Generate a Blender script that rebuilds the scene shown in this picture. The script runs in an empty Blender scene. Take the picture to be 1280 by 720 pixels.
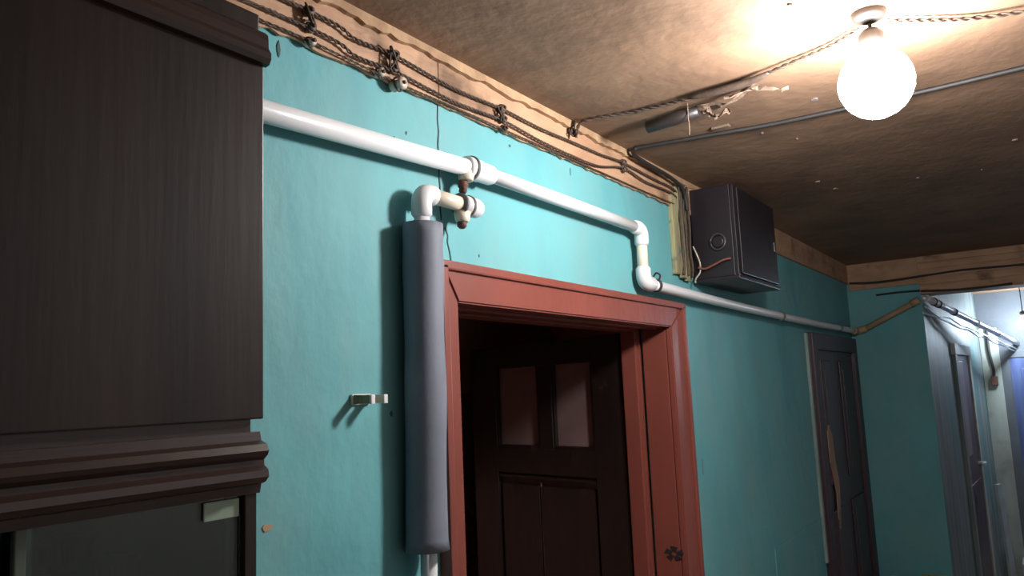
import bpy, bmesh, math, random
from mathutils import Vector, Matrix
random.seed(7)
scene = bpy.context.scene
C = scene.collection
H = 1.8                                   # eye height; heights below are often given relative to it

# ------------------------------------------------------------------ camera, world, exposure
cd = bpy.data.cameras.new('camera'); cam = bpy.data.objects.new('camera', cd); C.objects.link(cam)
cd.sensor_width = 36; cd.lens = 36 * 973 / 1280; cd.clip_start = 0.02
cam.matrix_world = Matrix(((.56273, -.08618, -.82213, 0), (-.82556, -.10933, -.55362, 0),
                           (-.04217, .99026, -.13268, H), (0, 0, 0, 1)))
scene.camera = cam
w = bpy.data.worlds.new('world'); scene.world = w; w.use_nodes = True
w.node_tree.nodes['Background'].inputs[0].default_value = (.02, .022, .03, 1)
w.node_tree.nodes['Background'].inputs[1].default_value = 0      # a closed interior: only its own lamps light it
vs = scene.view_settings
vs.view_transform = 'Standard'; vs.look = 'None'; vs.exposure = 0.0; vs.gamma = 1; vs.use_curve_mapping = False
BULB = 310; FAR_BULB = 400

# ------------------------------------------------------------------ materials
MATS = {}
def pmat(name, c1, c2=None, scale=(1, 1, 1), ns=6.0, rough=.55, bump=.15, bs=40.0, metal=0.0, detail=6.0,
         c3=None, ns3=2.0, lo3=.55, hi3=.7, scale3=(1, 1, 1), spec=.5, lo=.35, hi=.65, emit=None):
    m = bpy.data.materials.new(name); m.use_nodes = True; MATS[name] = m
    nt = m.node_tree; N = nt.nodes; L = nt.links; b = N['Principled BSDF']
    b.inputs['Roughness'].default_value = rough; b.inputs['Metallic'].default_value = metal
    b.inputs['Specular IOR Level'].default_value = spec
    c2 = c2 or tuple(v * .75 for v in c1)
    tc = N.new('ShaderNodeTexCoord'); mp = N.new('ShaderNodeMapping'); mp.inputs['Scale'].default_value = scale
    L.new(tc.outputs['Object'], mp.inputs['Vector'])
    n = N.new('ShaderNodeTexNoise'); n.inputs['Scale'].default_value = ns; n.inputs['Detail'].default_value = detail
    L.new(mp.outputs[0], n.inputs['Vector'])
    r = N.new('ShaderNodeValToRGB'); L.new(n.outputs['Fac'], r.inputs[0])
    r.color_ramp.elements[0].position = lo; r.color_ramp.elements[0].color = (*c2, 1)
    r.color_ramp.elements[1].position = hi; r.color_ramp.elements[1].color = (*c1, 1)
    col = r.outputs[0]
    if c3:
        mp3 = N.new('ShaderNodeMapping'); mp3.inputs['Scale'].default_value = scale3; mp3.inputs['Location'].default_value = (3.1, 7.7, 1.9)
        L.new(tc.outputs['Object'], mp3.inputs['Vector'])
        n3 = N.new('ShaderNodeTexNoise'); n3.inputs['Scale'].default_value = ns3; n3.inputs['Detail'].default_value = 5
        L.new(mp3.outputs[0], n3.inputs['Vector'])
        r3 = N.new('ShaderNodeValToRGB'); r3.color_ramp.elements[0].position = lo3; r3.color_ramp.elements[1].position = hi3
        L.new(n3.outputs['Fac'], r3.inputs[0])
        mx = N.new('ShaderNodeMix'); mx.data_type = 'RGBA'
        L.new(r3.outputs[0], mx.inputs['Factor']); L.new(col, mx.inputs['A']); mx.inputs['B'].default_value = (*c3, 1)
        col = mx.outputs['Result']
    L.new(col, b.inputs['Base Color'])
    if bump:
        nb = N.new('ShaderNodeTexNoise'); nb.inputs['Scale'].default_value = bs; nb.inputs['Detail'].default_value = 4
        L.new(mp.outputs[0], nb.inputs['Vector'])
        bp = N.new('ShaderNodeBump'); bp.inputs['Strength'].default_value = bump; bp.inputs['Distance'].default_value = .01
        L.new(nb.outputs['Fac'], bp.inputs['Height']); L.new(bp.outputs[0], b.inputs['Normal'])
    if emit:
        b.inputs['Emission Color'].default_value = (*emit[:3], 1); b.inputs['Emission Strength'].default_value = emit[3]
    return m

pmat('teal', (.13, .375, .40), (.10, .305, .335), (1.3, 1, .8), 3.2, .62, .45, 13, spec=.3, c3=(.15, .335, .35), ns3=4.5, scale3=(1.6, 1, .6), lo3=.45, hi3=.7, lo=.3, hi=.62, detail=9)
pmat('teal_old', (.10, .25, .26), (.08, .20, .21), (1, 1, .4), 3, .45, .3, 14, c3=(.10, .23, .24), ns3=2.4, lo3=.5, hi3=.75)
pmat('stained', (.20, .22, .21), (.10, .12, .12), (1, 1, .12), 9, .6, .3, 14, c3=(.06, .16, .16), ns3=4, scale3=(1, 1, .3), lo3=.5, hi3=.65)
pmat('ceiling', (.25, .15, .092), (.165, .096, .058), (1, 1, 1), 2.4, .7, .4, 22, c3=(.125, .073, .046), ns3=5.5, lo3=.5, hi3=.8, detail=10)
pmat('flake', (.28, .20, .14), None, (1, 1, 1), 8, .8, .1)
pmat('bare_wood', (.48, .29, .175), (.37, .21, .125), (1.2, 1, 4), 6, .7, .4, 22, c3=(.15, .08, .042), ns3=7, lo3=.55, hi3=.72)
pmat('bare_plaster', (.42, .27, .155), (.29, .175, .098), (1, 1, 1), 22, .85, .5, 30)
pmat('sooty_wood', (.21, .17, .18), (.15, .12, .13), (1, .4, 4), 5, .7, .3, 18)
pmat('pink_plaster', (.62, .30, .235), (.50, .235, .18), (1, 1, 1), 3, .8, .35, 12, c3=(.30, .13, .10), ns3=7, lo3=.64, hi3=.72)
pmat('red_lath', (.28, .085, .055), (.19, .05, .035), (1, 1, 1), 10, .75, .3)
pmat('red_clay', (.33, .11, .075), (.24, .07, .05), (1, 1, 1), 7, .85, .5, 25)
pmat('red_paint', (.215, .058, .042), (.18, .047, .034), (1, 1, .5), 4, .38, .2, 18, c3=(.175, .052, .034), ns3=5, lo3=.55, hi3=.75)
pmat('dark_paint', (.017, .0095, .0085), (.010, .0058, .0054), (1, 1, .3), 8, .42, .3, 25, c3=(.045, .022, .017), ns3=9, lo3=.66, hi3=.75)
pmat('frosted', (.26, .17, .16), (.18, .115, .108), (1, 1, 1), 4, .45, .1, 8)
pmat('cabinet_wood', (.028, .0135, .0092), (.015, .0075, .0053), (3, 3, .25), 3, .42, .04, 30, spec=.35, detail=3, c3=(.010, .0053, .004), ns3=2.5, scale3=(5, 5, .3), lo3=.5, hi3=.7)
pmat('cabinet_moulding', (.050, .027, .021), (.028, .016, .0125), (.6, 9, 9), 3, .33, .05, 30)
pmat('cabinet_inside', (.035, .12, .12), (.026, .09, .095), (1, 1, 1), 3, .5, .05)
pmat('pane_edge', (.10, .12, .095), None, (1, 1, 1), 20, .4, .02)
pmat('label_paper', (.33, .43, .33), (.28, .37, .28), (1, 1, 1), 20, .5, .02)
pmat('white_plastic', (.72, .72, .73), (.66, .66, .67), (1, 1, 1), 3, .3, .02)
pmat('cream_plastic', (.72, .66, .55), (.62, .55, .44), (1, 1, 1), 6, .4, .04)
pmat('old_pipe', (.42, .30, .17), (.30, .21, .12), (1, 1, 1), 6, .5, .1)
pmat('grey_clip', (.14, .135, .14), None, (1, 1, 1), 9, .5, .05)
pmat('rust', (.16, .065, .04), (.08, .035, .025), (1, 1, 1), 60, .7, .3, 120)
pmat('foam', (.175, .19, .24), (.155, .17, .215), (1, 1, 1), 20, .65, .05, 90)
pmat('wire', (.075, .048, .034), (.045, .028, .02), (1, 1, 1), 60, .7, .2, 200)
pmat('black_wire', (.02, .018, .018), None, (1, 1, 1), 30, .6, .05)
pmat('orange_wire', (.20, .07, .045), None, (1, 1, 1), 30, .5, .05)
pmat('knob_dirty', (.16, .11, .08), (.05, .035, .028), (1, 1, 1), 80, .6, .3, 150)
pmat('porcelain', (.62, .56, .47), (.40, .33, .26), (1, 1, 1), 60, .35, .1)
pmat('trunk_board', (.34, .31, .17), (.16, .14, .085), (6, 6, .7), 6, .7, .4, 25, c3=(.05, .12, .11), ns3=18, lo3=.6, hi3=.7)
pmat('meter_box', (.016, .0105, .0145), (.010, .0075, .0105), (1, 1, 1), 4, .42, .15, 20)
pmat('meter_edge', (.045, .034, .034), None, (1, 1, 1), 6, .4, .05)
pmat('batten', (.20, .135, .09), (.10, .07, .05), (4, 1, 4), 8, .7, .3)
pmat('rag', (.42, .30, .22), (.18, .12, .09), (1, 1, 1), 25, .85, .4, 60)
pmat('brown_tube', (.028, .02, .019), None, (1, 1, 1), 10, .45, .1)
pmat('far_door', (.055, .026, .036), (.036, .018, .026), (5, 5, .4), 4, .45, .2, 20)
pmat('peeled', (.42, .26, .18), (.30, .18, .125), (1, 1, .4), 12, .7, .2)
pmat('pale_trim', (.30, .36, .33), (.2, .26, .24), (1, 1, .5), 8, .6, .2)
pmat('pale_wall', (.40, .42, .36), (.28, .29, .25), (1, 1, .3), 5, .65, .3, 14, c3=(.22, .20, .18), ns3=4, lo3=.55, hi3=.7)
pmat('blue_wall', (.12, .125, .135), (.085, .09, .10), (1, 1, 1), 3, .6, .2)
pmat('blue_door', (.09, .12, .26), (.06, .075, .18), (4, 4, .4), 4, .5, .2)
pmat('brown_door', (.085, .045, .038), (.055, .03, .027), (5, 5, .4), 4, .45, .1)
pmat('chrome', (.72, .75, .78), (.6, .63, .66), (1, 1, 1), 20, .3, .03, metal=.45)
pmat('dull_wall', (.62, .61, .62), (.55, .54, .55), (1, 1, 1), 2, .7, .2)
pmat('floor_paint', (.34, .24, .17), (.27, .18, .13), (1, 8, 1), 3, .45, .15)
pmat('table_white', (.45, .5, .52), None, (1, 1, 1), 6, .45, .05)
pmat('yellow_cloth', (.62, .40, .04), (.5, .3, .03), (1, 1, 1), 20, .7, .3)
pmat('bulb_light', (1, 1, 1), (1, 1, 1), bump=0, emit=(1, .975, .96, BULB))
pmat('far_bulb_light', (1, 1, 1), (1, 1, 1), bump=0, emit=(.68, .84, 1, FAR_BULB))
pmat('bakelite', (.05, .04, .035), None, (1, 1, 1), 9, .4, .03)
pmat('crack_dark', (.035, .075, .075), None, (1, 1, 1), 9, .8, .0)
pmat('chip_dark', (.05, .10, .09), None, (1, 1, 1), 9, .8, .0)
pmat('chip_tan', (.42, .27, .16), None, (1, 1, 1), 9, .8, .0)
pmat('teal_thick', (.125, .45, .45), (.10, .38, .39), (1, 1, 1), 6, .4, .2, 20)
gm = bpy.data.materials.new('cabinet_glass'); gm.use_nodes = True; MATS['cabinet_glass'] = gm
gb = gm.node_tree.nodes['Principled BSDF']; gb.inputs['Base Color'].default_value = (.62, .82, .76, 1)
gb.inputs['Roughness'].default_value = .06; gb.inputs['Transmission Weight'].default_value = 1; gb.inputs['IOR'].default_value = 1.45

# ------------------------------------------------------------------ helpers
def box(bm, x0, x1, y0, y1, z0, z1, bev=0.0, M=None):
    """axis-aligned box, z given relative to eye height"""
    t = bmesh.new()
    bmesh.ops.create_cube(t, size=1)
    for v in t.verts:
        v.co = Vector((x0 + (v.co.x + .5) * (x1 - x0), y0 + (v.co.y + .5) * (y1 - y0), H + z0 + (v.co.z + .5) * (z1 - z0)))
    if bev: bmesh.ops.bevel(t, geom=t.edges[:], offset=bev, segments=2, affect='EDGES', profile=.6)
    merge(bm, t, M)
def merge(bm, t, M=None):
    if M: bmesh.ops.transform(t, matrix=M, verts=t.verts)
    me = bpy.data.meshes.new('tmp'); t.to_mesh(me); t.free(); bm.from_mesh(me); bpy.data.meshes.remove(me)
def P(x, y, z): return Vector((x, y, H + z))
def tube(bm, pts, r, seg=10, cap=True):
    pts = [Vector(p) for p in pts]; n = len(pts)
    rs = r if isinstance(r, (list, tuple)) else [r] * n
    tan = [((pts[min(i + 1, n - 1)] - pts[max(i - 1, 0)]).normalized()) for i in range(n)]
    a = Vector((0, 0, 1)) if abs(tan[0].z) < .9 else Vector((1, 0, 0))
    u = (a - tan[0] * a.dot(tan[0])).normalized(); rings = []
    for i in range(n):
        u = (u - tan[i] * u.dot(tan[i])).normalized(); v = tan[i].cross(u)
        rings.append([bm.verts.new(pts[i] + (u * math.cos(2 * math.pi * k / seg) + v * math.sin(2 * math.pi * k / seg)) * rs[i]) for k in range(seg)])
    for i in range(n - 1):
        for k in range(seg):
            f = bm.faces.new((rings[i][k], rings[i][(k + 1) % seg], rings[i + 1][(k + 1) % seg], rings[i + 1][k])); f.smooth = True
    if cap:
        bm.faces.new(rings[0][::-1]); bm.faces.new(rings[-1])
def corner(a, b, c, rad, n=8):
    """a polyline a-b-c with b rounded off"""
    a, b, c = Vector(a), Vector(b), Vector(c)
    p = b + (a - b).normalized() * rad; q = b + (c - b).normalized() * rad
    return [p.lerp(b, t).lerp(b.lerp(q, t), t) for t in [i / n for i in range(n + 1)]]
def smooth_path(pts, sub=8):
    pts = [Vector(p) for p in pts]; out = []
    for i in range(len(pts) - 1):
        p0 = pts[max(i - 1, 0)]; p1 = pts[i]; p2 = pts[i + 1]; p3 = pts[min(i + 2, len(pts) - 1)]
        for k in range(sub):
            t = k / sub
            out.append(.5 * ((2 * p1) + (p2 - p0) * t + (2 * p0 - 5 * p1 + 4 * p2 - p3) * t * t + (3 * p1 - p0 - 3 * p2 + p3) * t ** 3))
    return out + [pts[-1]]
def twisted(bm, pts, r=.0019, off=.0021, pitch=.03):
    """two strands wound around each other along a path"""
    path = smooth_path(pts, 40); d = 0; A = []; B = []
    for i, p in enumerate(path):
        if i: d += (p - path[i - 1]).length
        t = (path[min(i + 1, len(path) - 1)] - path[max(i - 1, 0)]).normalized()
        a = Vector((0, 0, 1)) if abs(t.z) < .9 else Vector((1, 0, 0))
        u = (a - t * a.dot(t)).normalized(); v = t.cross(u); ph = 2 * math.pi * d / pitch
        o = (u * math.cos(ph) + v * math.sin(ph)) * off; A.append(p + o); B.append(p - o)
    tube(bm, A, r, 6); tube(bm, B, r, 6)
def lathe(bm, prof, origin, axis, seg=20):
    """prof: (radius, distance along axis)"""
    axis = Vector(axis).normalized(); a = Vector((0, 0, 1)) if abs(axis.z) < .9 else Vector((1, 0, 0))
    u = (a - axis * a.dot(axis)).normalized(); v = axis.cross(u); rings = []; o = Vector(origin)
    for r, h in prof:
        rings.append([bm.verts.new(o + axis * h + (u * math.cos(2 * math.pi * k / seg) + v * math.sin(2 * math.pi * k / seg)) * max(r, 1e-4)) for k in range(seg)])
    for i in range(len(prof) - 1):
        for k in range(seg):
            f = bm.faces.new((rings[i][k], rings[i][(k + 1) % seg], rings[i + 1][(k + 1) % seg], rings[i + 1][k])); f.smooth = True
    bm.faces.new(rings[0][::-1]); bm.faces.new(rings[-1])
def profile_x(bm, prof, x0, x1):
    """a moulding: closed (y, z) profile run along x"""
    a = [bm.verts.new((x0, y, H + z)) for y, z in prof]; b = [bm.verts.new((x1, y, H + z)) for y, z in prof]; n = len(prof)
    for i in range(n): bm.faces.new((a[i], a[(i + 1) % n], b[(i + 1) % n], b[i]))
    bm.faces.new(a[::-1]); bm.faces.new(b)
def slab_poly(bm, pts, nrm, th):
    """flat outline pts given a thickness along nrm"""
    nrm = Vector(nrm) * th; a = [bm.verts.new(Vector(p)) for p in pts]; b = [bm.verts.new(Vector(p) + nrm) for p in pts]; n = len(pts)
    bm.faces.new(a[::-1]); bm.faces.new(b)
    for i in range(n): bm.faces.new((a[i], a[(i + 1) % n], b[(i + 1) % n], b[i]))
ROOT = {}
def obj(name, bm, mat, parent=None):
    bmesh.ops.recalc_face_normals(bm, faces=bm.faces)
    base = Vector()
    if parent is not None:
        base = ROOT[parent.name]
    me = bpy.data.meshes.new(name)
    o = bpy.data.objects.new(name, me); C.objects.link(o)
    if parent is not None:
        o.parent = parent; ROOT[o.name] = base
        bmesh.ops.translate(bm, vec=-base, verts=bm.verts)
    bm.to_mesh(me); bm.free(); me.materials.append(MATS[mat])
    return o
def thing(name, label, cat, loc, group=None):
    o = bpy.data.objects.new(name, None); C.objects.link(o); o.empty_display_size = .05
    o.location = loc; ROOT[o.name] = Vector(loc); o['label'] = label; o['category'] = cat
    if group: o['group'] = group
    return o
def single(name, bm, mat, label, cat, group=None):
    """a thing that is one mesh; origin at its base"""
    xs = [v.co for v in bm.verts]
    base = Vector(((min(p.x for p in xs) + max(p.x for p in xs)) / 2, (min(p.y for p in xs) + max(p.y for p in xs)) / 2, min(p.z for p in xs)))
    bmesh.ops.translate(bm, vec=-base, verts=bm.verts)
    o = obj(name, bm, mat); o.location = base; ROOT[o.name] = base
    o['label'] = label; o['category'] = cat
    if group: o['group'] = group
    return o
def struct(name, bm, mat, label=None, cat=None):
    o = obj(name, bm, mat); o['kind'] = 'structure'; ROOT[o.name] = Vector()
    o['label'] = label; o['category'] = cat
    return o
def sempty(name, loc, label, cat):
    o = thing(name, label, cat, loc); o['kind'] = 'structure'; return o
B = bmesh.new
PATCH0, PATCH1, PATCHZ = 3.33, 4.13, -.68
CEIL = .72; FL = -H

# ------------------------------------------------------------------ the room shell
b = B(); box(b, -1.6, 8.6, -1.0, 3.0, FL - .1, FL); struct('floor', b, 'floor_paint', 'brown painted floor of the hallway', 'floor')
b = B(); box(b, -1.6, 8.6, -1.0, 3.0, CEIL, CEIL + .1); ceil = struct('ceiling', b, 'ceiling', 'smoke-stained brown ceiling above the teal wall', 'ceiling')
D0, D1, DT = 1.255, 2.36, .187           # the door opening
b = B()
box(b, -1.6, D0 - .02, 1.0, 1.15, FL, CEIL); box(b, D1 + .02, 5.36, 1.0, 1.15, FL, CEIL); box(b, D0 - .02, D1 + .02, 1.0, 1.15, DT + .02, CEIL)
wall = struct('wall_left', b, 'teal', 'teal oil-painted wall carrying the white pipe', 'wall')
b = B(); box(b, 5.36, 5.51, .577, 1.15, FL, CEIL); wfar = struct('wall_far', b, 'teal', 'dull teal wall across the end beside the burnt brown door', 'wall')
slant = math.atan2(-.107, 3.04)
MS = Matrix.Translation((5.36, .577, 0)) @ Matrix.Rotation(slant, 4, 'Z')      # corridor wall frame: x along it, y into it
b = B(); box(b, .0, 3.2, 0, .15, FL, CEIL, M=MS); struct('wall_corridor', b, 'stained', 'grey stained corridor wall under the shiny pipe', 'wall')
b = B(); box(b, 8.4, 8.6, -1.0, .48, FL, CEIL); wend = struct('wall_end', b, 'blue_wall', 'grey wall closing the far corridor behind its lamp', 'wall')
b = B(); box(b, -1.6, 8.6, -1.1, -1.0, FL, CEIL); struct('wall_right', b, 'dull_wall', 'dull wall of the hallway opposite the teal wall', 'wall')
b = B(); box(b, -1.7, -1.6, -1.1, 3.0, FL, CEIL); struct('wall_back', b, 'dull_wall', 'dull wall closing the hallway behind the cabinet', 'wall')
b = B(); box(b, .2, 3.4, 2.1, 2.2, .012, CEIL); box(b, .2, 2.58, 2.1, 2.2, FL, .012); box(b, 2.58, 3.4, 2.115, 2.2, FL, .012)
wrear = struct('wall_rear', b, 'pink_plaster', 'pink plastered wall of the room behind the open door', 'wall')
b = B(); box(b, .1, .2, 1.15, 2.2, FL, CEIL); box(b, 3.4, 3.5, 1.15, 2.2, FL, CEIL); struct('wall_side', b, 'pink_plaster', 'side walls of the pink room behind the open door', 'wall')

# exposed laths where the pink plaster has fallen off
b = B(); box(b, 2.58, 3.2, 2.108, 2.114, FL, .012); obj('clay_backing', b, 'red_clay', wrear)
for i in range(13):
    zc = -.02 - i * .075
    for s in (1, -1):
        b = B(); M = Matrix.Translation((2.76 + .02 * s, 2.099 if s > 0 else 2.105, H + zc - .07)) @ Matrix.Rotation(s * math.radians(43), 4, 'Y')
        t = bmesh.new(); bmesh.ops.create_cube(t, size=1); bmesh.ops.scale(t, vec=(.30, .005, .011), verts=t.verts); merge(b, t, M)
        obj('lath', b, 'red_lath', wrear)
b = B()
slab_poly(b, [P(2.58 + .025 * i, 2.094, .012 + random.uniform(-.012, .006)) for i in range(14)] + [P(2.905 - .025 * i, 2.094, .022) for i in range(14)], (0, 1, 0), .007)
obj('broken_plaster_edge', b, 'pink_plaster', wrear)
b = B(); tube(b, smooth_path([P(2.755, 2.08, .01), P(2.775, 2.08, -.3), P(2.81, 2.08, -.7), P(2.82, 2.08, -1.2), P(2.82, 2.08, FL)], 4), .013, 8)
single('drop_cable', b, 'black_wire', 'black cable running down the bare laths behind the open door', 'cable')

# ------------------------------------------------------------------ bare wooden band along the top of the teal wall
def rough_band(name, x0, x1, z0, z1, y, th, mat, parent=None, lab=None, seed=1, amp=.007, step=.03):
    rnd = random.Random(seed); b = B(); n = int((x1 - x0) / step)
    pts = [P(x0 + (x1 - x0) * i / n, y, z0 + rnd.uniform(-amp, amp)) for i in range(n + 1)] + [P(x1 - (x1 - x0) * i / n, y, z1) for i in range(n + 1)]
    n1 = n + 1
    va = [b.verts.new(p) for p in pts]; vb = [b.verts.new(p + Vector((0, th, 0))) for p in pts]; m = len(pts)
    for i in range(n):
        j = m - 1 - i
        b.faces.new((va[i], va[i + 1], va[j - 1], va[j])); b.faces.new((vb[i], vb[j], vb[j - 1], vb[i + 1]))
    for i in range(m): b.faces.new((va[i], vb[i], vb[(i + 1) % m], va[(i + 1) % m]))
    if parent: return obj(name, b, mat, parent)
    return struct(name, b, mat, *lab)
band = rough_band('trim_1', -1.6, 1.228, .612, CEIL, .993, .007, 'bare_wood', lab=('bare tan plank band under the ceiling with ragged lower edge', 'trim'), seed=3)
rough_band('plank', 1.231, 2.60, .612, CEIL, .993, .007, 'bare_wood', band, seed=4)
rough_band('plaster_fillet', -1.6, 2.75, .700, CEIL, .981, .014, 'bare_plaster', band, seed=5, amp=.005, step=.022)
rough_band('paint_edge', -1.6, 2.50, .6075, .6135, .990, .006, 'bare_wood', band, seed=9, amp=.0035, step=.02)
b = B(); box(b, 2.60, 5.36, .985, 1.0, .60, CEIL); struct('trim_2', b, 'bare_wood', 'bare plank band above the wall beyond the dark box', 'trim')
b = B(); box(b, 5.34, 5.36, .577, .985, .555, CEIL); struct('trim_3', b, 'bare_wood', 'bare plank band across the top of the far teal wall', 'trim')
hd = B(); box(hd, 5.32, 5.52, -1.0, .577, .49, CEIL); hdr = struct('beam', hd, 'bare_wood', 'planked wooden header beam over the corridor mouth', 'beam')
for k, zz in enumerate((.50, .545, .59, .64, .68)):
    b = B(); box(b, 5.31, 5.32, -1.0, .577, zz, zz + .036, .003); obj('plank', b, 'bare_wood', hdr)

# cracks and chips of the teal paint (parts of the wall)
def crack(pts, wd=.0022, mat='crack_dark'):
    b = B(); L = [P(x, .9985, z) for x, z in pts]
    left = [p + Vector((-wd * random.uniform(.5, 1), 0, 0)) for p in L]; right = [p + Vector((wd * random.uniform(.5, 1), 0, 0)) for p in L]
    slab_poly(b, left + right[::-1], (0, 1, 0), .0025); obj('crack', b, mat, wall)
crack([(1.232, .607), (1.230, .575), (1.233, .55), (1.229, .52), (1.231, .49), (1.229, .46), (1.232, .43), (1.229, .395), (1.233, .36)])
crack([(1.245, .345), (1.252, .33), (1.250, .315), (1.257, .295), (1.262, .27)])
def chip(x, z, w_, h_, mat, n=9):
    b = B(); slab_poly(b, [P(x + w_ * math.cos(a) * random.uniform(.6, 1), .9985, z + h_ * math.sin(a) * random.uniform(.6, 1)) for a in [2 * math.pi * i / n for i in range(n)]], (0, 1, 0), .0025)
    obj('paint_chip', b, mat, wall)
chip(.816, .585, .004, .017, 'chip_dark'); chip(.792, -.188, .012, .006, 'chip_tan'); chip(1.50, .585, .006, .004, 'chip_dark')
chip(1.095, .50, .003, .007, 'chip_dark'); chip(1.13, .52, .002, .005, 'chip_dark'); chip(1.36, .30, .002, .005, 'chip_dark'); chip(1.79, .585, .004, .014, 'teal_old')
chip(2.60, -.28, .006, .03, 'teal_old'); chip(1.015, .47, .003, .006, 'chip_dark'); chip(1.07, -.03, .004, .006, 'chip_dark'); chip(2.46, .37, .004, .007, 'chip_dark')
b = B(); box(b, PATCH0, PATCH1, .994, 1.0, FL, PATCHZ, .003); obj('patch_board', b, 'teal', wall)
# flakes on the ceiling
for i in range(16):
    x = random.uniform(.7, 3.4); y = random.uniform(-.2, .95); s = random.uniform(.004, .012)
    b = B(); slab_poly(b, [P(x + s * math.cos(a) * random.uniform(.5, 1.3), y + s * math.sin(a) * random.uniform(.5, 1.2), CEIL - .004) for a in [2 * math.pi * k / 7 for k in range(7)]], (0, 0, 1), .004)
    obj('paint_flake', b, 'flake' if i % 2 else 'sooty_wood', ceil)

# ------------------------------------------------------------------ the open door in the teal wall
d1 = sempty('door_1', (1.8, 1.0, 0), 'red-brown framed doorway with a dark glazed door standing open inward', 'door')
TO = .263; XO0, XO1 = 1.205, 2.47
def casing(pts):
    b = B(); slab_poly(b, [P(x, .978, z) for x, z in pts], (0, 1, 0), .022)
    bmesh.ops.bevel(b, geom=b.edges[:], offset=.004, segments=2, affect='EDGES'); obj('casing_board', b, 'red_paint', d1)
casing([(XO0, FL), (D0, FL), (D0, DT), (XO0, TO)])
casing([(XO1, FL), (D1, FL), (D1, DT), (XO1, TO)][::-1])
casing([(XO0, TO), (D0, DT), (D1, DT), (XO1, TO)])
for x0, x1, z0, z1 in ((XO0 - .008, XO0 + .012, FL, TO), (XO1 - .012, XO1 + .008, FL, TO), (XO0 - .008, XO1 + .008, TO - .012, TO + .008)):
    b = B(); box(b, x0, x1, .970, 1.0, z0, z1, .004); obj('casing_bead', b, 'red_paint', d1)
b = B(); box(b, D1, D1 + .02, .9995, 1.083, FL, DT + .02, .002); box(b, D1, D1 + .02, 1.095, 1.15, FL, DT + .02, .002); obj('jamb', b, 'red_paint', d1)   # open joint between jamb and stop
b = B(); box(b, D0 - .02, D0, .9995, 1.15, FL, DT + .02, .002); obj('jamb', b, 'red_paint', d1)
b = B(); box(b, D0, D1, .9995, 1.15, DT, DT + .02, .002); obj('head_jamb', b, 'red_paint', d1)
b = B(); box(b, D0, D1, 1.03, 1.036, DT - .006, DT, .001); obj('head_bead', b, 'red_paint', d1)
b = B(); box(b, D1 - .03, D1, 1.095, 1.148, FL, DT, .004); obj('door_stop', b, 'red_paint', d1)
b = B(); box(b, D0, D0 + .02, 1.095, 1.148, FL, DT, .004); obj('door_stop', b, 'red_paint', d1)
b = B(); box(b, D0, D1, 1.095, 1.148, DT - .006, DT, .002); obj('head_stop', b, 'red_paint', d1)
b = B()
for a in range(5):
    an = a * 2 * math.pi / 5 + .4; slab_poly(b, [P(2.358, 1.020 + .034 * math.cos(an + da) * rr, -.521 + .024 * math.sin(an + da) * rr) for da, rr in ((-.6, .3), (-.4, 1), (.35, .9), (.6, .3))], (1, 0, 0), .003)
obj('paint_blot', b, 'black_wire', d1)
# leaf: local s from the hinge, t across the thickness
hin = Vector((2.385, 1.150, 0)); u = Vector((.190, .766, 0)).normalized(); th = math.atan2(u.y, u.x)
ML = Matrix.Translation(hin) @ Matrix.Rotation(th, 4, 'Z')
def leaf(name, s0, s1, t0, t1, z0, z1, mat, parent, bev=.003):
    b = B(); box(b, s0, s1, t0, t1, z0, z1, bev, ML); return obj(name, b, mat, parent)
LT = .18
lf = leaf('door_leaf', .13, .655, .012, .026, FL + .01, -.30, 'dark_paint', d1)   # the thin lower panelling carries the frame pieces
leaf('stile', 0, .135, 0, .04, FL + .01, LT, 'dark_paint', lf); leaf('stile', .645, .788, 0, .04, FL + .01, LT - .012, 'dark_paint', lf)
leaf('rail', .135, .645, 0, .04, .092, LT - .004, 'dark_paint', lf); leaf('rail', .135, .645, 0, .04, -.30, -.207, 'dark_paint', lf)
leaf('rail', .135, .645, 0, .04, FL + .01, FL + .22, 'dark_paint', lf); leaf('mullion', .335, .405, 0, .04, -.207, .092, 'dark_paint', lf)
leaf('pane', .135, .335, .017, .022, -.207, .092, 'frosted', lf, 0); leaf('pane', .405, .645, .017, .022, -.207, .092, 'frosted', lf, 0)
for s0, s1 in ((.135, .335), (.405, .645)):
    leaf('glazing_bead', s0, s1, .022, .036, -.207, -.197, 'dark_paint', lf, .001)
    leaf('glazing_bead', s0, s0 + .01, .022, .036, -.197, .092, 'dark_paint', lf, .001); leaf('glazing_bead', s1 - .01, s1, .022, .036, -.197, .092, 'dark_paint', lf, .001)
    leaf('lower_panel', s0 + .012 if s0 < .3 else s0 + .022, s1 + .078 if s0 < .3 else s1 - .014, .024, .034, -1.5, -.34, 'dark_paint', lf, .005)
leaf('panel_seam', .4165, .4205, .024, .030, -1.5, -.33, 'peeled', lf, 0); leaf('panel_bead', .14, .64, .028, .04, -.318, -.308, 'dark_paint', lf, .002)
b = B(); rr = random.Random(4)
for k in range(14):
    s = .65 + .14 * rr.random(); hgt = rr.uniform(.004, .014)
    box(b, s - .008, s + .008, .006, .034, LT - .014, LT - .014 + hgt, .002, ML)
obj('chipped_top', b, 'dark_paint', lf)
for zz in (.10, -1.2):
    b = B(); tube(b, [Vector((hin.x - .012, hin.y - .004, H + zz - .05)), Vector((hin.x - .012, hin.y - .004, H + zz + .05))], .008, 10); obj('hinge', b, 'rust', lf)

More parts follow.
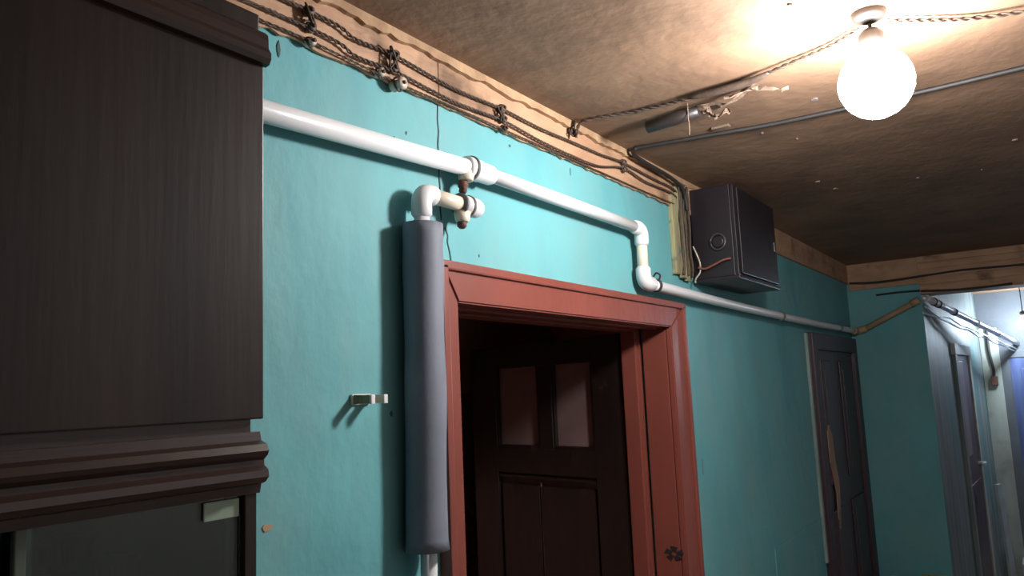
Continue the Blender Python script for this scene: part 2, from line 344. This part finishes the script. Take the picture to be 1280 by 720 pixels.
# ------------------------------------------------------------------ the cabinet
cx0, cx1, cy = -.42, .473, .60
cab = thing('wall_cabinet', 'tall dark brown veneered cabinet with mouldings and a glass-fronted lower section', 'cabinet', (0.03, .8, 0))
b = B(); box(b, cx0, cx0 + .018, cy + .02, .985, FL, .37, .001); obj('side_panel', b, 'cabinet_wood', cab)
b = B(); box(b, cx1 - .029, cx1 - .011, cy + .02, .985, FL, .37, .001); obj('side_panel', b, 'cabinet_wood', cab)
b = B(); box(b, cx0 + .018, cx1 - .029, .97, .985, FL, .37); obj('back_panel', b, 'cabinet_inside', cab)
b = B(); box(b, cx0, cx1 - .003, cy + .004, .985, .362, .381, .002); obj('top_board', b, 'cabinet_wood', cab)
b = B(); box(b, cx0 + .018, cx1 - .029, cy + .02, .97, -.035, -.017); obj('divider', b, 'cabinet_wood', cab)
b = B(); box(b, cx0 + .018, cx1 - .029, cy + .03, .97, -.258, -.240); obj('shelf', b, 'cabinet_inside', cab)
b = B(); box(b, cx0 + .018, cx1 - .029, cy + .03, .97, FL + .06, FL + .08); obj('shelf', b, 'cabinet_inside', cab)
b = B(); box(b, cx0 + .018, cx1 - .029, cy + .03, cy + .045, FL, FL + .5, .002); obj('lower_door', b, 'cabinet_wood', cab)
b = B(); box(b, cx0, cx1 - .001, cy, cy + .018, -.0145, .362, .0015); up = obj('upper_door', b, 'cabinet_wood', cab)
b = B(); profile_x(b, [(cy, .326), (cy - .006, .327), (cy - .009, .332), (cy - .009, .338), (cy - .005, .344), (cy - .005, .352), (cy - .004, .358), (cy, .362)], cx0, cx1 + .001)
obj('cornice_moulding', b, 'cabinet_moulding', cab)
b = B(); box(b, cx0, cx1 - .011, cy + .006, cy + .02, -.026, -.0145); obj('recess_strip', b, 'cabinet_moulding', cab)
b = B(); profile_x(b, [(cy + .02, -.026), (cy + .004, -.026), (cy + .002, -.034), (cy - .006, -.037), (cy - .009, -.043), (cy - .007, -.047), (cy - .002, -.051), (cy - .002, -.056), (cy - .008, -.060), (cy - .009, -.066), (cy - .004, -.071), (cy + .002, -.073), (cy + .004, -.081), (cy + .02, -.081)], cx0, cx1 - .002)
obj('waist_moulding', b, 'cabinet_moulding', cab)
b = B(); box(b, .4565, .4690, cy + .006, cy + .0199, FL, -.081, .001); obj('front_edge', b, 'cabinet_wood', cab)
b = B(); box(b, .268, .4560, cy + .012, cy + .016, FL + .5, -.0812); gp = obj('glass_pane', b, 'cabinet_glass', cab)
b = B(); box(b, .2685, .2765, cy + .0105, cy + .0165, FL + .5, -.0815, .001); obj('pane_edge_strip', b, 'pane_edge', gp)
b = B(); box(b, cx0 + .02, .285, cy + .022, cy + .026, FL + .5, -.0812); obj('glass_pane', b, 'cabinet_glass', cab)
b = B(); box(b, .4175, .4530, cy + .0095, cy + .0118, -.0995, -.0835, .0008); obj('paper_label', b, 'label_paper', gp)['label'] = 'pale green paper label'
# glasses on the cabinet shelf
for k, (gx, gy, gh) in enumerate(((.322, .70, .112), (.392, .72, .105), (.34, .82, .11), (.41, .84, .11))):
    b = B(); lathe(b, [(.024, 0), (.026, .004), (.031, gh), (.029, gh), (.024, .008)], (gx, gy, H - .240), (0, 0, 1), 16)
    single('drinking_glass', b, 'cabinet_glass', 'drinking glass standing on the shelf behind the cabinet glass', 'glass', 'glasses inside the cabinet')

# ------------------------------------------------------------------ white plastic pipe along the wall
py = .963; kp = py / .945
def PP(x, y, z): return P(x * kp, y, z * kp)
wp = thing('water_pipe', 'long white plastic pipe stepping down above the red door frame', 'pipe', (2.1, py, H + .30))
def part(name, fn, mat, parent):
    b = B(); fn(b); return obj(name, b, mat, parent)
zA, zB = .443, .464
part('pipe_run', lambda b: tube(b, [PP(-1.5, py, .40), PP(.75, py, .443), PP(1.262, py, .466)], .0185, 20), 'white_plastic', wp)
part('pipe_run', lambda b: tube(b, [PP(1.30, py, .468), PP(2.075, py, .464)], .0165, 20), 'white_plastic', wp)
tee = part('coupling', lambda b: lathe(b, [(.019, 0), (.0235, .002), (.0245, .006), (.0245, .045), (.0225, .05), (.0225, .088), (.0205, .094), (.016, .096)], PP(1.248, py, .4665), (1, 0, .001), 22), 'white_plastic', wp)
part('clip_ring', lambda b: lathe(b, [(.0245, 0), (.0275, .001), (.0275, .007), (.0245, .008)], PP(1.262, py, .4665), (1, 0, 0), 22), 'grey_clip', wp)
part('clip_screw', lambda b: lathe(b, [(.006, 0), (.009, .004), (.0085, .012), (.011, .014), (.011, .024), (.008, .03)], PP(1.245, py + .005, .410), (.05, 0, 1), 12), 'rust', wp)
part('branch_socket', lambda b: lathe(b, [(.013, 0), (.016, .003), (.018, .02)], PP(1.25, py, .436), (.1, 0, 1), 14), 'cream_plastic', wp)
part('elbow', lambda b: tube(b, [PP(2.05, py, .464), PP(2.062, py, .464)] + corner(PP(2.05, py, .464), PP(2.104, py, .464), PP(2.10, py, .41), .03) + [PP(2.1005, py, .420), PP(2.1005, py, .412)], [.0165, .0215] + [.0215] * 10 + [.0165], 20), 'white_plastic', wp)
part('pipe_run', lambda b: tube(b, [PP(2.1005, py, .43), PP(2.0985, py, .33)], .0165, 20), 'cream_plastic', wp)
part('elbow', lambda b: tube(b, [PP(2.0985, py, .352), PP(2.0985, py, .344)] + corner(PP(2.0985, py, .344), PP(2.0985, py, .303), PP(2.16, py, .303), .03) + [PP(2.15, py, .302), PP(2.16, py, .302)], [.0165, .0225] + [.0225] * 10 + [.0165], 20), 'white_plastic', wp)
part('clip_ring', lambda b: lathe(b, [(.0165, 0), (.021, .001), (.021, .011), (.0165, .012)], PP(2.178, py, .302), (1, 0, 0), 20), 'black_wire', wp)
part('clip_base', lambda b: (box(b, 2.178 * kp, 2.19 * kp, py + .018, 1.0, .294 * kp, .31 * kp, .001), tube(b, smooth_path([PP(2.184, py - .012, .318), PP(2.184, py - .016, .332), PP(2.184, py - .004, .34), PP(2.184, py + .006, .33)]), .003, 6)), 'black_wire', wp)
part('pipe_run', lambda b: tube(b, smooth_path([PP(2.15, py, .302), PP(2.7, py, .293), PP(3.5, py, .286), PP(4.3, py, .283), PP(5.12, py, .286)], 6), .0165, 20), 'white_plastic', wp)
for x in (3.52, 4.72):
    part('clip_ring', lambda b: lathe(b, [(.0165, 0), (.022, .001), (.022, .018), (.0165, .019)], PP(x, py, .2855), (1, 0, 0), 18), 'grey_clip', wp)
    part('clip_base', lambda b: box(b, x * kp, x * kp + .018, py + .018, 1.0, .282, .300, .001), 'grey_clip', wp)

# riser wrapped in foam
rp = thing('riser_pipe', 'white plastic riser pipe wrapped in grey foam beside the red door frame', 'pipe', (1.11, .952, 0))
ry = .9605; kr = ry / .952
def PR(x, y, z): return P(x * kr, y, z * kr)
part('pipe_run', lambda b: tube(b, [PR(1.116, ry, .385 - .02), PR(1.106, ry, -.6), PR(1.10, ry, FL)], .0155, 18), 'white_plastic', rp)
part('elbow', lambda b: tube(b, [PR(1.1155, ry, .338), PR(1.1155, ry, .344)] + corner(PR(1.1155, ry, .344), PR(1.116, ry, .387), PR(1.16, ry, .387), .024) + [PR(1.150, ry, .387), PR(1.152, ry, .387)], [.0155, .0205] + [.0205] * 10 + [.0155], 18), 'white_plastic', rp)
part('pipe_run', lambda b: tube(b, [PR(1.14, ry, .387), PR(1.27, ry, .386)], .0155, 18), 'cream_plastic', rp)
part('end_cap', lambda b: lathe(b, [(.0155, 0), (.021, .001), (.0215, .05), (.0205, .058), (.017, .067), (.011, .073), (.004, .076)], PR(1.233, ry, .386), (1, 0, 0), 20), 'white_plastic', rp)
part('clip_ring', lambda b: lathe(b, [(.0205, 0), (.0235, .001), (.0235, .006), (.0205, .007)], PR(1.232, ry, .386), (1, 0, 0), 20), 'grey_clip', rp)
part('clip_ring', lambda b: lathe(b, [(.0205, 0), (.0235, .001), (.0235, .006), (.0205, .007)], PR(1.258, ry, .386), (1, 0, 0), 20), 'grey_clip', rp)
part('clip_socket', lambda b: lathe(b, [(.012, 0), (.015, .004), (.018, .022)], PR(1.242, ry, .349), (.06, 0, 1), 14), 'cream_plastic', rp)
part('clip_screw', lambda b: lathe(b, [(.006, 0), (.010, .004), (.0105, .012), (.009, .016)], PR(1.240, ry, .336), (.05, 0, 1), 12), 'rust', rp)
def sleeve(b):
    n = 30; pts = []; rs = []
    rnd = random.Random(2)
    for i in range(n + 1):
        t = i / n; pts.append(PR(1.1165 - .0115 * t, ry - .001 + .001 * math.sin(t * 9), .325 - .60 * t)); rs.append(.0385 + .0008 * math.sin(t * 14) + rnd.uniform(-.0004, .0004) + (.002 if i == n else 0))
    tube(b, pts, rs, 26)
part('foam_sleeve', sleeve, 'foam', rp)['label'] = 'grey foam insulation sleeve'

# ------------------------------------------------------------------ hook on the wall
hk = thing('coat_hook', 'small pale two-pegged hook screwed to the teal wall', 'hook', (.99, .99, H))
b = B(); box(b, .968, 1.013, .994, 1.0, -.010, .008, .001); obj('back_plate', b, 'cream_plastic', hk)
for x in (.974, 1.005):
    b = B(); slab_poly(b, [P(x - .004, .995, -.009), P(x - .004, .955, -.0085), P(x - .004, .953, .005), P(x - .004, .995, .007)], (1, 0, 0), .008)
    bmesh.ops.bevel(b, geom=b.edges[:], offset=.001, segments=2, affect='EDGES'); obj('peg', b, 'trunk_board' if x < .98 else 'cream_plastic', hk)
    b = B(); box(b, x - .0045, x + .0045, .950, .955, -.0095, .0058, .001); obj('peg_tip', b, 'white_plastic', hk)

# ------------------------------------------------------------------ old twisted wiring on porcelain knobs
wy = .983
def wire(name, pts, lab, **k):
    b = B(); twisted(b, pts, **k); return single(name, b, 'wire', lab, 'wire')
wire('twisted_wire', [P(-.3, wy, .655), P(.3, wy, .648), P(.868, wy, .668), P(.98, wy, .657), P(1.084, wy, .662), P(1.27, wy, .652), P(1.45, wy, .658), P(1.62, wy, .655), P(1.78, wy, .66), P(1.95, wy, .664), P(2.09, wy, .672), P(2.3, wy, .668), P(2.45, wy, .668), P(2.53, wy, .655)], 'upper twisted wire strung along the tan plank band')
wire('twisted_wire', [P(-.3, wy, .625), P(.3, wy, .622), P(.868, wy, .637), P(.98, wy, .624), P(1.084, wy, .629), P(1.27, wy, .622), P(1.45, wy, .630), P(1.60, wy, .622), P(1.75, wy, .620), P(1.92, wy, .625), P(2.09, wy, .655), P(2.25, wy, .645), P(2.45, wy, .648), P(2.53, wy, .63)], 'lower twisted wire strung along the tan plank band')
wire('twisted_wire', [P(-.3, .984, .611), P(.3, .984, .607), P(.7, .984, .611), P(.868, .982, .613), P(1.084, .980, .606), P(1.27, .984, .610), P(1.45, .982, .608), P(1.7, .984, .610), P(2.0, .984, .611), P(2.3, .984, .612), P(2.47, .984, .614)], 'thin wire lying along the ragged edge of the teal paint', r=.0014, off=.0014)
def knob(x, z, ln=.018, r=.0085, mat='knob_dirty', lab='dark porcelain knob holding the wires on the tan plank band'):
    k = thing('porcelain_insulator', lab, 'insulator', (x, .993, H + z), 'porcelain insulators along the plank band')
    b = B(); lathe(b, [(r * .9, 0), (r, .002), (r * .72, ln * .4), (r * .72, ln * .6), (r, ln - .005), (r * .9, ln - .001), (r * .3, ln)], P(x, .993, z), (0, -1, 0), 14); obj('knob_body', b, mat, k)
    b = B(); lathe(b, [(.0035, 0), (.004, .003), (.002, .004)], P(x, .993 - ln, z), (0, -1, 0), 8); obj('screw', b, 'rust', k)
    b = B(); tube(b, [P(x + r * 1.05 * math.cos(a), .993 - ln * .5 - .002 * math.sin(2 * a), z + r * 1.05 * math.sin(a)) for a in [2 * math.pi * i / 14 for i in range(15)]], .002, 6); obj('wire_tie', b, 'wire', k)
for x, z, lab in ((.868, .668, 'upper dark porcelain insulator of the pair nearest the cabinet'), (.872, .640, 'lower dark porcelain insulator of the pair nearest the cabinet'),
                  (1.084, .664, 'upper dark porcelain insulator of the pair over the white porcelain insulator'), (1.079, .634, 'lower dark porcelain insulator of the pair over the white porcelain insulator'),
                  (1.45, .660, 'upper dark porcelain insulator of the pair over the pipe coupling'), (1.452, .634, 'lower dark porcelain insulator of the pair over the pipe coupling'),
                  (2.09, .674, 'upper dark porcelain insulator of the pair where the plain cable leaves the band'), (2.093, .652, 'lower dark porcelain insulator of the pair where the plain cable leaves the band')):
    knob(x, z, lab=lab)
knob(1.778, .690, lab='porcelain insulator where the lamp cable leaves the plank band for the ceiling')
knob(1.087, .603, ln=.03, r=.013, mat='porcelain', lab='white porcelain insulator just below the wires on the teal edge')
knob(1.04, .612, ln=.02, r=.009, mat='porcelain', lab='small pale insulator beside the white porcelain insulator at the teal edge')
knob(.87, .612, ln=.02, r=.008, mat='porcelain', lab='small pale insulator under two dark insulators near the cabinet')
knob(1.449, .610, ln=.022, r=.007, lab='small dark insulator hanging at the teal edge under two dark insulators')
# knotted ends of wire at the knobs: loose loops
for x, z, lab in ((.862, .655, 'loose wire knot by the insulators near the cabinet'), (1.078, .648, 'loose wire knot at the insulators over the white porcelain one'), (1.445, .645, 'loose wire knot at the insulators above the pipe coupling'), (1.775, .695, 'loose wire knot where the lamp cable turns onto the ceiling')):
    rnd = random.Random(int(x * 1000)); b = B()
    tube(b, smooth_path([P(x + rnd.uniform(-.016, .016), wy - rnd.uniform(.002, .012), z + rnd.uniform(-.022, .024)) for i in range(9)], 6), .0022, 6)
    single('wire_knot', b, 'wire', lab, 'wire')

# lamp cable with batten, tube and rags across the ceiling
b = B(); twisted(b, [P(1.776, .968, .668), P(1.772, .955, .700), P(1.775, .92, .7085), P(1.80, .80, .7085), P(1.79, .62, .700), P(1.778, .50, .703), P(1.75, .40, .707), P(1.72, .31, .709), P(1.668, .24, .709)], r=.0024, off=.0026, pitch=.045)
tube(b, smooth_path([P(1.79, .65, .702), P(1.785, .58, .699), P(1.778, .50, .700), P(1.765, .45, .704)], 6), [.003 + .007 * math.sin(math.pi * i / 18) ** .5 for i in range(19)], 8)
single('lamp_cable', b, 'wire', 'dark twisted cable crossing the ceiling to the hanging bulb', 'cable')
b = B(); slab_poly(b, [P(1.815, .81, .712), P(1.838, .80, .712), P(1.826, .60, .712), P(1.812, .50, .712), P(1.797, .50, .712), P(1.803, .60, .712)], (0, 0, 1), .008); bmesh.ops.bevel(b, geom=b.edges[:], offset=.001, segments=1, affect='EDGES')
single('batten', b, 'batten', 'narrow wooden batten nailed to the ceiling beside the lamp cable', 'batten')
b = B(); tube(b, [P(1.888, .815, .690), P(1.888, .812, .690), P(1.888, .81, .690), P(1.885, .74, .693), P(1.878, .66, .697)], [.006, .013, .0165, .017, .016], 14)
tb = single('ceramic_tube', b, 'brown_tube', 'dark brown stubby tube hanging under the ceiling batten', 'tube')
def rag(cx, cy_, cz, L_, wd, ang, seed, lab):
    rnd = random.Random(seed); b = B(); n = 9; rows = []
    for i in range(n + 1):
        t = i / n; w2 = wd * (.5 + .7 * rnd.random()) * (1 - .5 * t)
        ctr = Vector((cx + math.cos(ang) * L_ * (t - .5), cy_ + math.sin(ang) * L_ * (t - .5), H + cz + .008 * math.sin(t * 7 + seed)))
        pr = Vector((-math.sin(ang), math.cos(ang), 0)); rows.append([ctr + pr * w2 * s + Vector((0, 0, rnd.uniform(-.010, .006))) for s in (-1, -.3, .4, 1)])
    vv = [[b.verts.new(p) for p in r_] for r_ in rows]
    for i in range(n):
        for k in range(3): b.faces.new((vv[i][k], vv[i][k + 1], vv[i + 1][k + 1], vv[i + 1][k]))
    g = bmesh.ops.solidify(b, geom=b.faces[:], thickness=.0025)
    single('rag_strip', b, 'rag', lab, 'rag')
rag(1.85, .59, .698, .20, .02, math.radians(-105), 1, 'torn rag strip wrapped along the batten near the bulb')
rag(1.822, .50, .694, .15, .014, math.radians(-80), 5, 'torn pale rag strip on the lamp cable nearest the bulb')
rag(1.90, .62, .688, .07, .018, math.radians(-40), 8, 'small curled rag scrap at the end of the brown tube')
b = B(); tube(b, smooth_path([P(1.862, .685, CEIL - .001), P(1.863, .686, .68), P(1.861, .684, .655), P(1.865, .687, .635)]), .0009, 5)
single('hanging_thread', b, 'rag', 'thin dusty thread dangling below the brown tube', 'thread')
b = B(); tube(b, smooth_path([P(2.55, .968, .60), P(2.52, .966, .668), P(2.42, .966, .690), P(2.22, .964, .696), P(2.125, .962, .701), P(2.10, .945, .709), P(2.105, .92, .7125), P(2.14, .70, .7125), P(2.165, .524, .7125), P(2.17, .2, .7125), P(2.16, -.04, .7125), P(2.14, -.5, .7125), P(2.14, -.98, .7125)], 8), .0065, 8)
single('ceiling_cable', b, 'black_wire', 'plain dark cable bent off the plank band and crossing the ceiling', 'cable')
b = B(); box(b, 2.09, 2.108, .655, .705, .7125, .7195, .001); single('cable_clip', b, 'batten', 'small flat clip on the ceiling beside the plain dark cable', 'clip')
b = B(); twisted(b, [P(1.668, .185, .709), P(1.77, .04, .7085), P(1.79, -.1, .700), P(1.80, -.25, .7085), P(1.8, -.6, .7085), P(1.8, -.98, .7085)], r=.0024, off=.0026, pitch=.045)
single('lamp_feed_cable', b, 'wire', 'dark twisted cable leaving the hanging bulb towards the opposite wall', 'cable')

# ------------------------------------------------------------------ hanging bulb
lx, ly, lz = 1.63, .213, .573
lp = thing('light_bulb', 'glowing white globe lamp hanging from a short cord under the ceiling', 'lamp', (lx, ly, H + lz))
rg = .07
b = B(); lathe(b, [(rg * math.sin(a), -rg * math.cos(a)) for a in [.06 + i * (2.86 - .06) / 11 for i in range(12)]], P(lx, ly, lz), (0, 0, 1), 22); obj('glass_globe', b, 'bulb_light', lp)
b = B(); lathe(b, [(.020, .067), (.024, .069), (.024, .10), (.016, .110), (.006, .114)], P(lx, ly, lz), (0, 0, 1), 16); obj('socket', b, 'bakelite', lp)
b = B(); lathe(b, [(.004, .112), (.004, .135)], P(lx, ly, lz), (0, 0, 1), 8); obj('cord', b, 'black_wire', lp)
b = B(); lathe(b, [(.006, .124), (.03, .134), (.034, .146)], P(lx, ly, lz), (0, 0, 1), 18); obj('ceiling_rose', b, 'bakelite', lp)

# ------------------------------------------------------------------ cable duct and dark meter box
tk = thing('cable_duct', 'narrow worn wooden cable duct running down beside the dark box', 'trunk', (2.53, .99, H + .36))
for x0, x1, z0, z1, yy in ((2.455, 2.495, .372, .645, .984), (2.499, 2.535, .362, .70, .978), (2.540, 2.575, .355, .70, .984), (2.58, 2.605, .36, .70, .988)):
    b = B(); box(b, x0, x1, yy, .9935 if z1 > .65 else 1.0, z0, z1, .002); obj('slat', b, 'trunk_board', tk)
for x, s in ((2.50, 1), (2.537, 2), (2.578, 3)):
    rnd = random.Random(s); b = B(); tube(b, smooth_path([P(x + rnd.uniform(-.006, .006), .975, .69 - .04 * i) for i in range(9)], 4), .0045, 6); obj('cable', b, 'wire', tk)
b = B(); tube(b, smooth_path([P(2.59, .972, .48), P(2.605, .965, .45), P(2.60, .955, .42), P(2.61, .96, .39), P(2.59, .97, .365), P(2.57, .965, .35)], 6), .0028, 6); obj('cable', b, 'porcelain', tk)
mb = thing('meter_box', 'dark brown wooden meter box high on the wall beside the cable duct', 'box', (2.86, .91, H + .36))
bx0, bx1, by0, bz0, bz1 = 2.625, 3.12, .828, .366, .690
part('carcass', lambda b: box(b, bx0, bx1, by0 + .012, .985, bz0, bz1, .003), 'meter_box', mb)
dr = part('front_door', lambda b: box(b, bx0 + .02, bx1, by0, by0 + .012, bz0 + .01, bz1 - .006, .003), 'meter_box', mb)
part('corner_strip', lambda b: box(b, bx0 - .004, bx0 + .014, by0 - .002, by0 + .010, bz0, bz1 - .004, .002), 'meter_box', mb)
part('corner_strip', lambda b: box(b, bx0 + .03, bx0 + .045, by0 - .006, by0, bz0 + .01, bz1 - .01, .002), 'meter_box', dr)
part('base_board', lambda b: box(b, bx0 - .004, bx1 + .004, by0 - .004, .985, bz0 - .012, bz0, .003), 'meter_box', mb)
part('round_hole_ring', lambda b: tube(b, [P(bx0 - .003, .893 + .026 * math.cos(a), .49 + .028 * math.sin(a)) for a in [2 * math.pi * i / 24 for i in range(25)]], .005, 8), 'meter_edge', mb)
part('round_plug', lambda b: lathe(b, [(.022, 0), (.022, .004), (.018, .006)], P(bx0, .893, .49), (-1, 0, 0), 20), 'meter_box', mb)
part('latch', lambda b: box(b, bx1 - .05, bx1 - .03, by0 - .008, by0, .50, .54, .002), 'meter_edge', dr)
b = B(); tube(b, smooth_path([P(2.602, .963, .405), P(2.605, .94, .398), P(2.608, .91, .408), P(2.612, .875, .422), P(2.618, .85, .425)], 6), .004, 8)
single('orange_cable', b, 'orange_wire', 'short orange cable running from the trunk onto the dark box', 'cable')

# ------------------------------------------------------------------ door at the end of the teal wall
d2 = sempty('door_2', (4.75, 1.0, 0), 'dark brown panelled door with a burnt pale streak at the end of the teal wall', 'door')
e0, e1, et = 4.17, 5.30, .243
for x0, x1, z0, z1 in ((e0, e0 + .10, FL, et), (e1 - .10, e1, FL, et), (e0 + .10, e1 - .10, et - .09, et)):
    b = B(); box(b, x0, x1, .965, 1.0, z0, z1, .005); obj('casing_board', b, 'far_door', d2)
b = B(); box(b, e0 - .03, e0, .985, 1.0, -.9, et - .005, .002); obj('edge_strip', b, 'pale_trim', d2)
lf2 = part('door_leaf', lambda b: box(b, e0 + .10, e1 - .10, .985, 1.0, FL, et - .09, .001), 'far_door', d2)
for x0, x1 in ((e0 + .17, e0 + .41), (e1 - .50, e1 - .17)):
    for z0, z1 in ((-.55, .10), (-1.6, -.68)):
        b = B(); box(b, x0, x1, .975, .986, z0, z1, .006); obj('raised_panel', b, 'far_door', lf2)
        b = B(); box(b, x0 + .05, x0 + .075, .971, .976, z0 + .05, z1 - .05, .002); obj('panel_bead', b, 'brown_door', lf2)
b = B(); slab_poly(b, [P(x, .9705, z) for x, z in ((4.33, -.28), (4.37, -.24), (4.43, -.30), (4.44, -.42), (4.49, -.55), (4.47, -.66), (4.43, -.78), (4.40, -.72), (4.41, -.60), (4.37, -.50), (4.33, -.42))], (0, 1, 0), .004); obj('burnt_streak', b, 'peeled', lf2)

# ------------------------------------------------------------------ corridor: pipes, door, end wall
op = thing('sloping_pipe', 'yellowed pipe sloping up across the far teal wall', 'pipe', (5.32, .95, H + .28))
part('pipe_run', lambda b: tube(b, [P(5.325, .93, .293), P(5.325, .59, .454)], .018, 14), 'old_pipe', op)
part('elbow', lambda b: tube(b, [P(5.232, py, .2915), P(5.26, py, .2912)] + corner(P(5.26, py, .2912), P(5.325, py, .290), P(5.325, .88, .315), .03) + [P(5.325, .90, .307)], .022, 14), 'old_pipe', op)
part('socket', lambda b: tube(b, [P(5.325, .635, .434), P(5.325, .588, .456)], .023, 14), 'old_pipe', op)
sp = thing('steel_pipe', 'shiny steel pipe running down the corridor from the wall corner', 'pipe', (5.3, .55, H + .45))
q0 = P(5.33, .548, .462); q1 = P(8.38, .178, .245)
part('pipe_run', lambda b: tube(b, [q0.lerp(q1, t / 8) for t in range(9)], .021, 14), 'chrome', sp)
part('joint_elbow', lambda b: tube(b, [P(5.325, .575, .461), P(5.327, .560, .4625), P(5.345, .547, .461), q0.lerp(q1, .03)], .02, 14), 'chrome', sp)
for t in (.05, .085, .22, .45, .7):
    part('joint_ring', lambda b: tube(b, [q0.lerp(q1, t), q0.lerp(q1, t + .012)], .0255, 14), 'black_wire' if t < .3 else 'chrome', sp)
dn = Vector((0, .012, -.05))
for k, lab in enumerate(('upper bare wire sagging under the shiny steel pipe', 'lower bare wire sagging under the shiny steel pipe')):
    b = B(); tube(b, smooth_path([q0.lerp(q1, t) + dn * (1 + .35 * k) + Vector((0, .01 * k, -.03 * math.sin(t * 14 + k) ** 2 * (1 - t))) for t in [i / 10 for i in range(11)]], 4), .006, 6)
    single('bare_wire', b, 'chrome', lab, 'wire')
d3 = sempty('door_3', (6.8, .53, 0), 'narrow brown door with pale head board in the grey corridor wall', 'door')
def cw(name, x0, x1, y0, y1, z0, z1, mat, parent, bev=.003):
    b = B(); box(b, x0, x1, y0, y1, z0, z1, bev, MS); return obj(name, b, mat, parent)
cw('head_casing', 1.02, 1.95, -.03, 0, .135, .215, 'table_white', d3); cw('side_casing', 1.04, 1.14, -.025, 0, FL, .135, 'stained', d3); cw('side_casing', 1.83, 1.93, -.025, 0, FL, .135, 'pale_wall', d3)
lf3 = cw('door_leaf', 1.14, 1.83, -.012, 0, FL, .135, 'brown_door', d3)
cw('glass_strip', 1.20, 1.45, -.018, -.012, -.6, .09, 'frosted', lf3); cw('lower_panel', 1.20, 1.77, -.020, -.012, -1.65, -.8, 'brown_door', lf3, .005)
cw('handle', 1.62, 1.74, -.07, -.05, -.70, -.68, 'chrome', lf3); cw('handle_neck', 1.72, 1.74, -.05, -.012, -.70, -.68, 'chrome', lf3); cw('lock_tag', 1.22, 1.36, -.02, -.012, -.98, -.87, 'yellow_cloth', lf3)
b = B(); box(b, 8.37, 8.40, .325, .47, FL, .40, .004); single('pale_panel', b, 'pale_wall', 'pale stained board covering the corridor end beside the blue door', 'panel')
b = B(); tube(b, smooth_path([P(8.355, .40, .42), P(8.355, .405, .2), P(8.355, .385, .02), P(8.355, .39, -.05)]), .012, 8)
sw = thing('switch_drop', 'dark conduit with a small switch on the pale corridor board', 'switch', (8.355, .39, H - .09)); obj('conduit', b, 'brown_tube', sw)
b = B(); box(b, 8.335, 8.37, .36, .415, -.12, -.04, .004); obj('switch_box', b, 'rust', sw)
d4 = sempty('door_4', (8.4, .0, 0), 'blue door at the end of the corridor near the bluish lamp', 'door')
for y0, y1, z0, z1 in ((.255, .325, FL, .12), (-.65, -.58, FL, .12), (-.65, .325, .12, .19)):
    b = B(); box(b, 8.375, 8.40, y0, y1, z0, z1, .004); obj('casing_board', b, 'blue_wall', d4)
lf4 = part('door_leaf', lambda b: box(b, 8.385, 8.40, -.58, .255, FL, .12, .002), 'blue_door', d4)
for y0, y1 in ((-.5, -.2), (-.12, .18)):
    for z0, z1 in ((-.75, .02), (-1.6, -.9)):
        b = B(); box(b, 8.377, 8.386, y0, y1, z0, z1, .005); obj('raised_panel', b, 'blue_door', lf4)
b = B(); box(b, 8.05, 8.368, -.6, .34, FL, -1.62, .01); single('door_step', b, 'table_white', 'pale low step in front of the blue corridor door', 'step')
b = B(); slab_poly(b, [P(7.72 + .30 * t, .452 - .012 * t, -.93 - .87 * t + .0) for t in (0, .3, .6, 1)] + [P(7.80 + .30 * t, .425 - .02 * t, -.93 - .87 * t) for t in (1, .6, .3, 0)], (0, -1, 0), .02)
single('leaning_board', b, 'table_white', 'narrow pale board leaning against the corridor wall by the step', 'board')
fl = thing('corridor_lamp', 'bluish white bulb glowing at the end of the corridor', 'lamp', (8.0, .105, H + .39))
b = B(); lathe(b, [(.01, -.055), (.035, -.045), (.05, -.02), (.055, 0), (.05, .022), (.034, .045), (.018, .058)], P(8.0, .105, .40), (0, 0, 1), 18); obj('glass_globe', b, 'far_bulb_light', fl)
b = B(); lathe(b, [(.019, .058), (.022, .062), (.022, .10), (.008, .11)], P(8.0, .105, .40), (0, 0, 1), 12); obj('socket', b, 'bakelite', fl)
b = B(); lathe(b, [(.004, .11), (.004, .32)], P(8.0, .105, .40), (0, 0, 1), 8); obj('cord', b, 'black_wire', fl)
# wires along the far header
for pts, lab in (([P(5.30, .97, .60), P(5.30, .806, .588), P(5.30, .5, .60), P(5.30, .338, .607), P(5.30, .033, .602), P(5.30, -.5, .60), P(5.30, -.98, .60)], 'dark cable clipped along the planked header beam'),
                 ([P(5.353, .83, .512), P(5.353, .70, .516), P(5.35, .585, .513), P(5.304, .55, .505), P(5.305, .325, .492), P(5.305, .1, .50)], 'short dark wire under the cable of the planked header beam')):
    b = B(); tube(b, smooth_path(pts, 6), .006, 8); single('header_cable', b, 'black_wire', lab, 'cable')
# stool with yellow cloth at the foot of the far wall
st = thing('stool', 'white-topped stool standing against the far teal wall', 'stool', (5.12, .72, 0))
b = B(); box(b, 4.98, 5.30, .56, .90, -1.22, -1.19, .006); obj('seat', b, 'table_white', st)
for x in (5.0, 5.25):
    for y in (.58, .85):
        b = B(); box(b, x, x + .03, y, y + .03, FL, -1.22, .003); obj('leg', b, 'brown_door', st)
b = B(); box(b, 5.06, 5.26, .60, .72, -1.19, -1.155, .012); single('folded_cloth', b, 'yellow_cloth', 'folded yellow cloth lying on the white-topped stool', 'cloth')
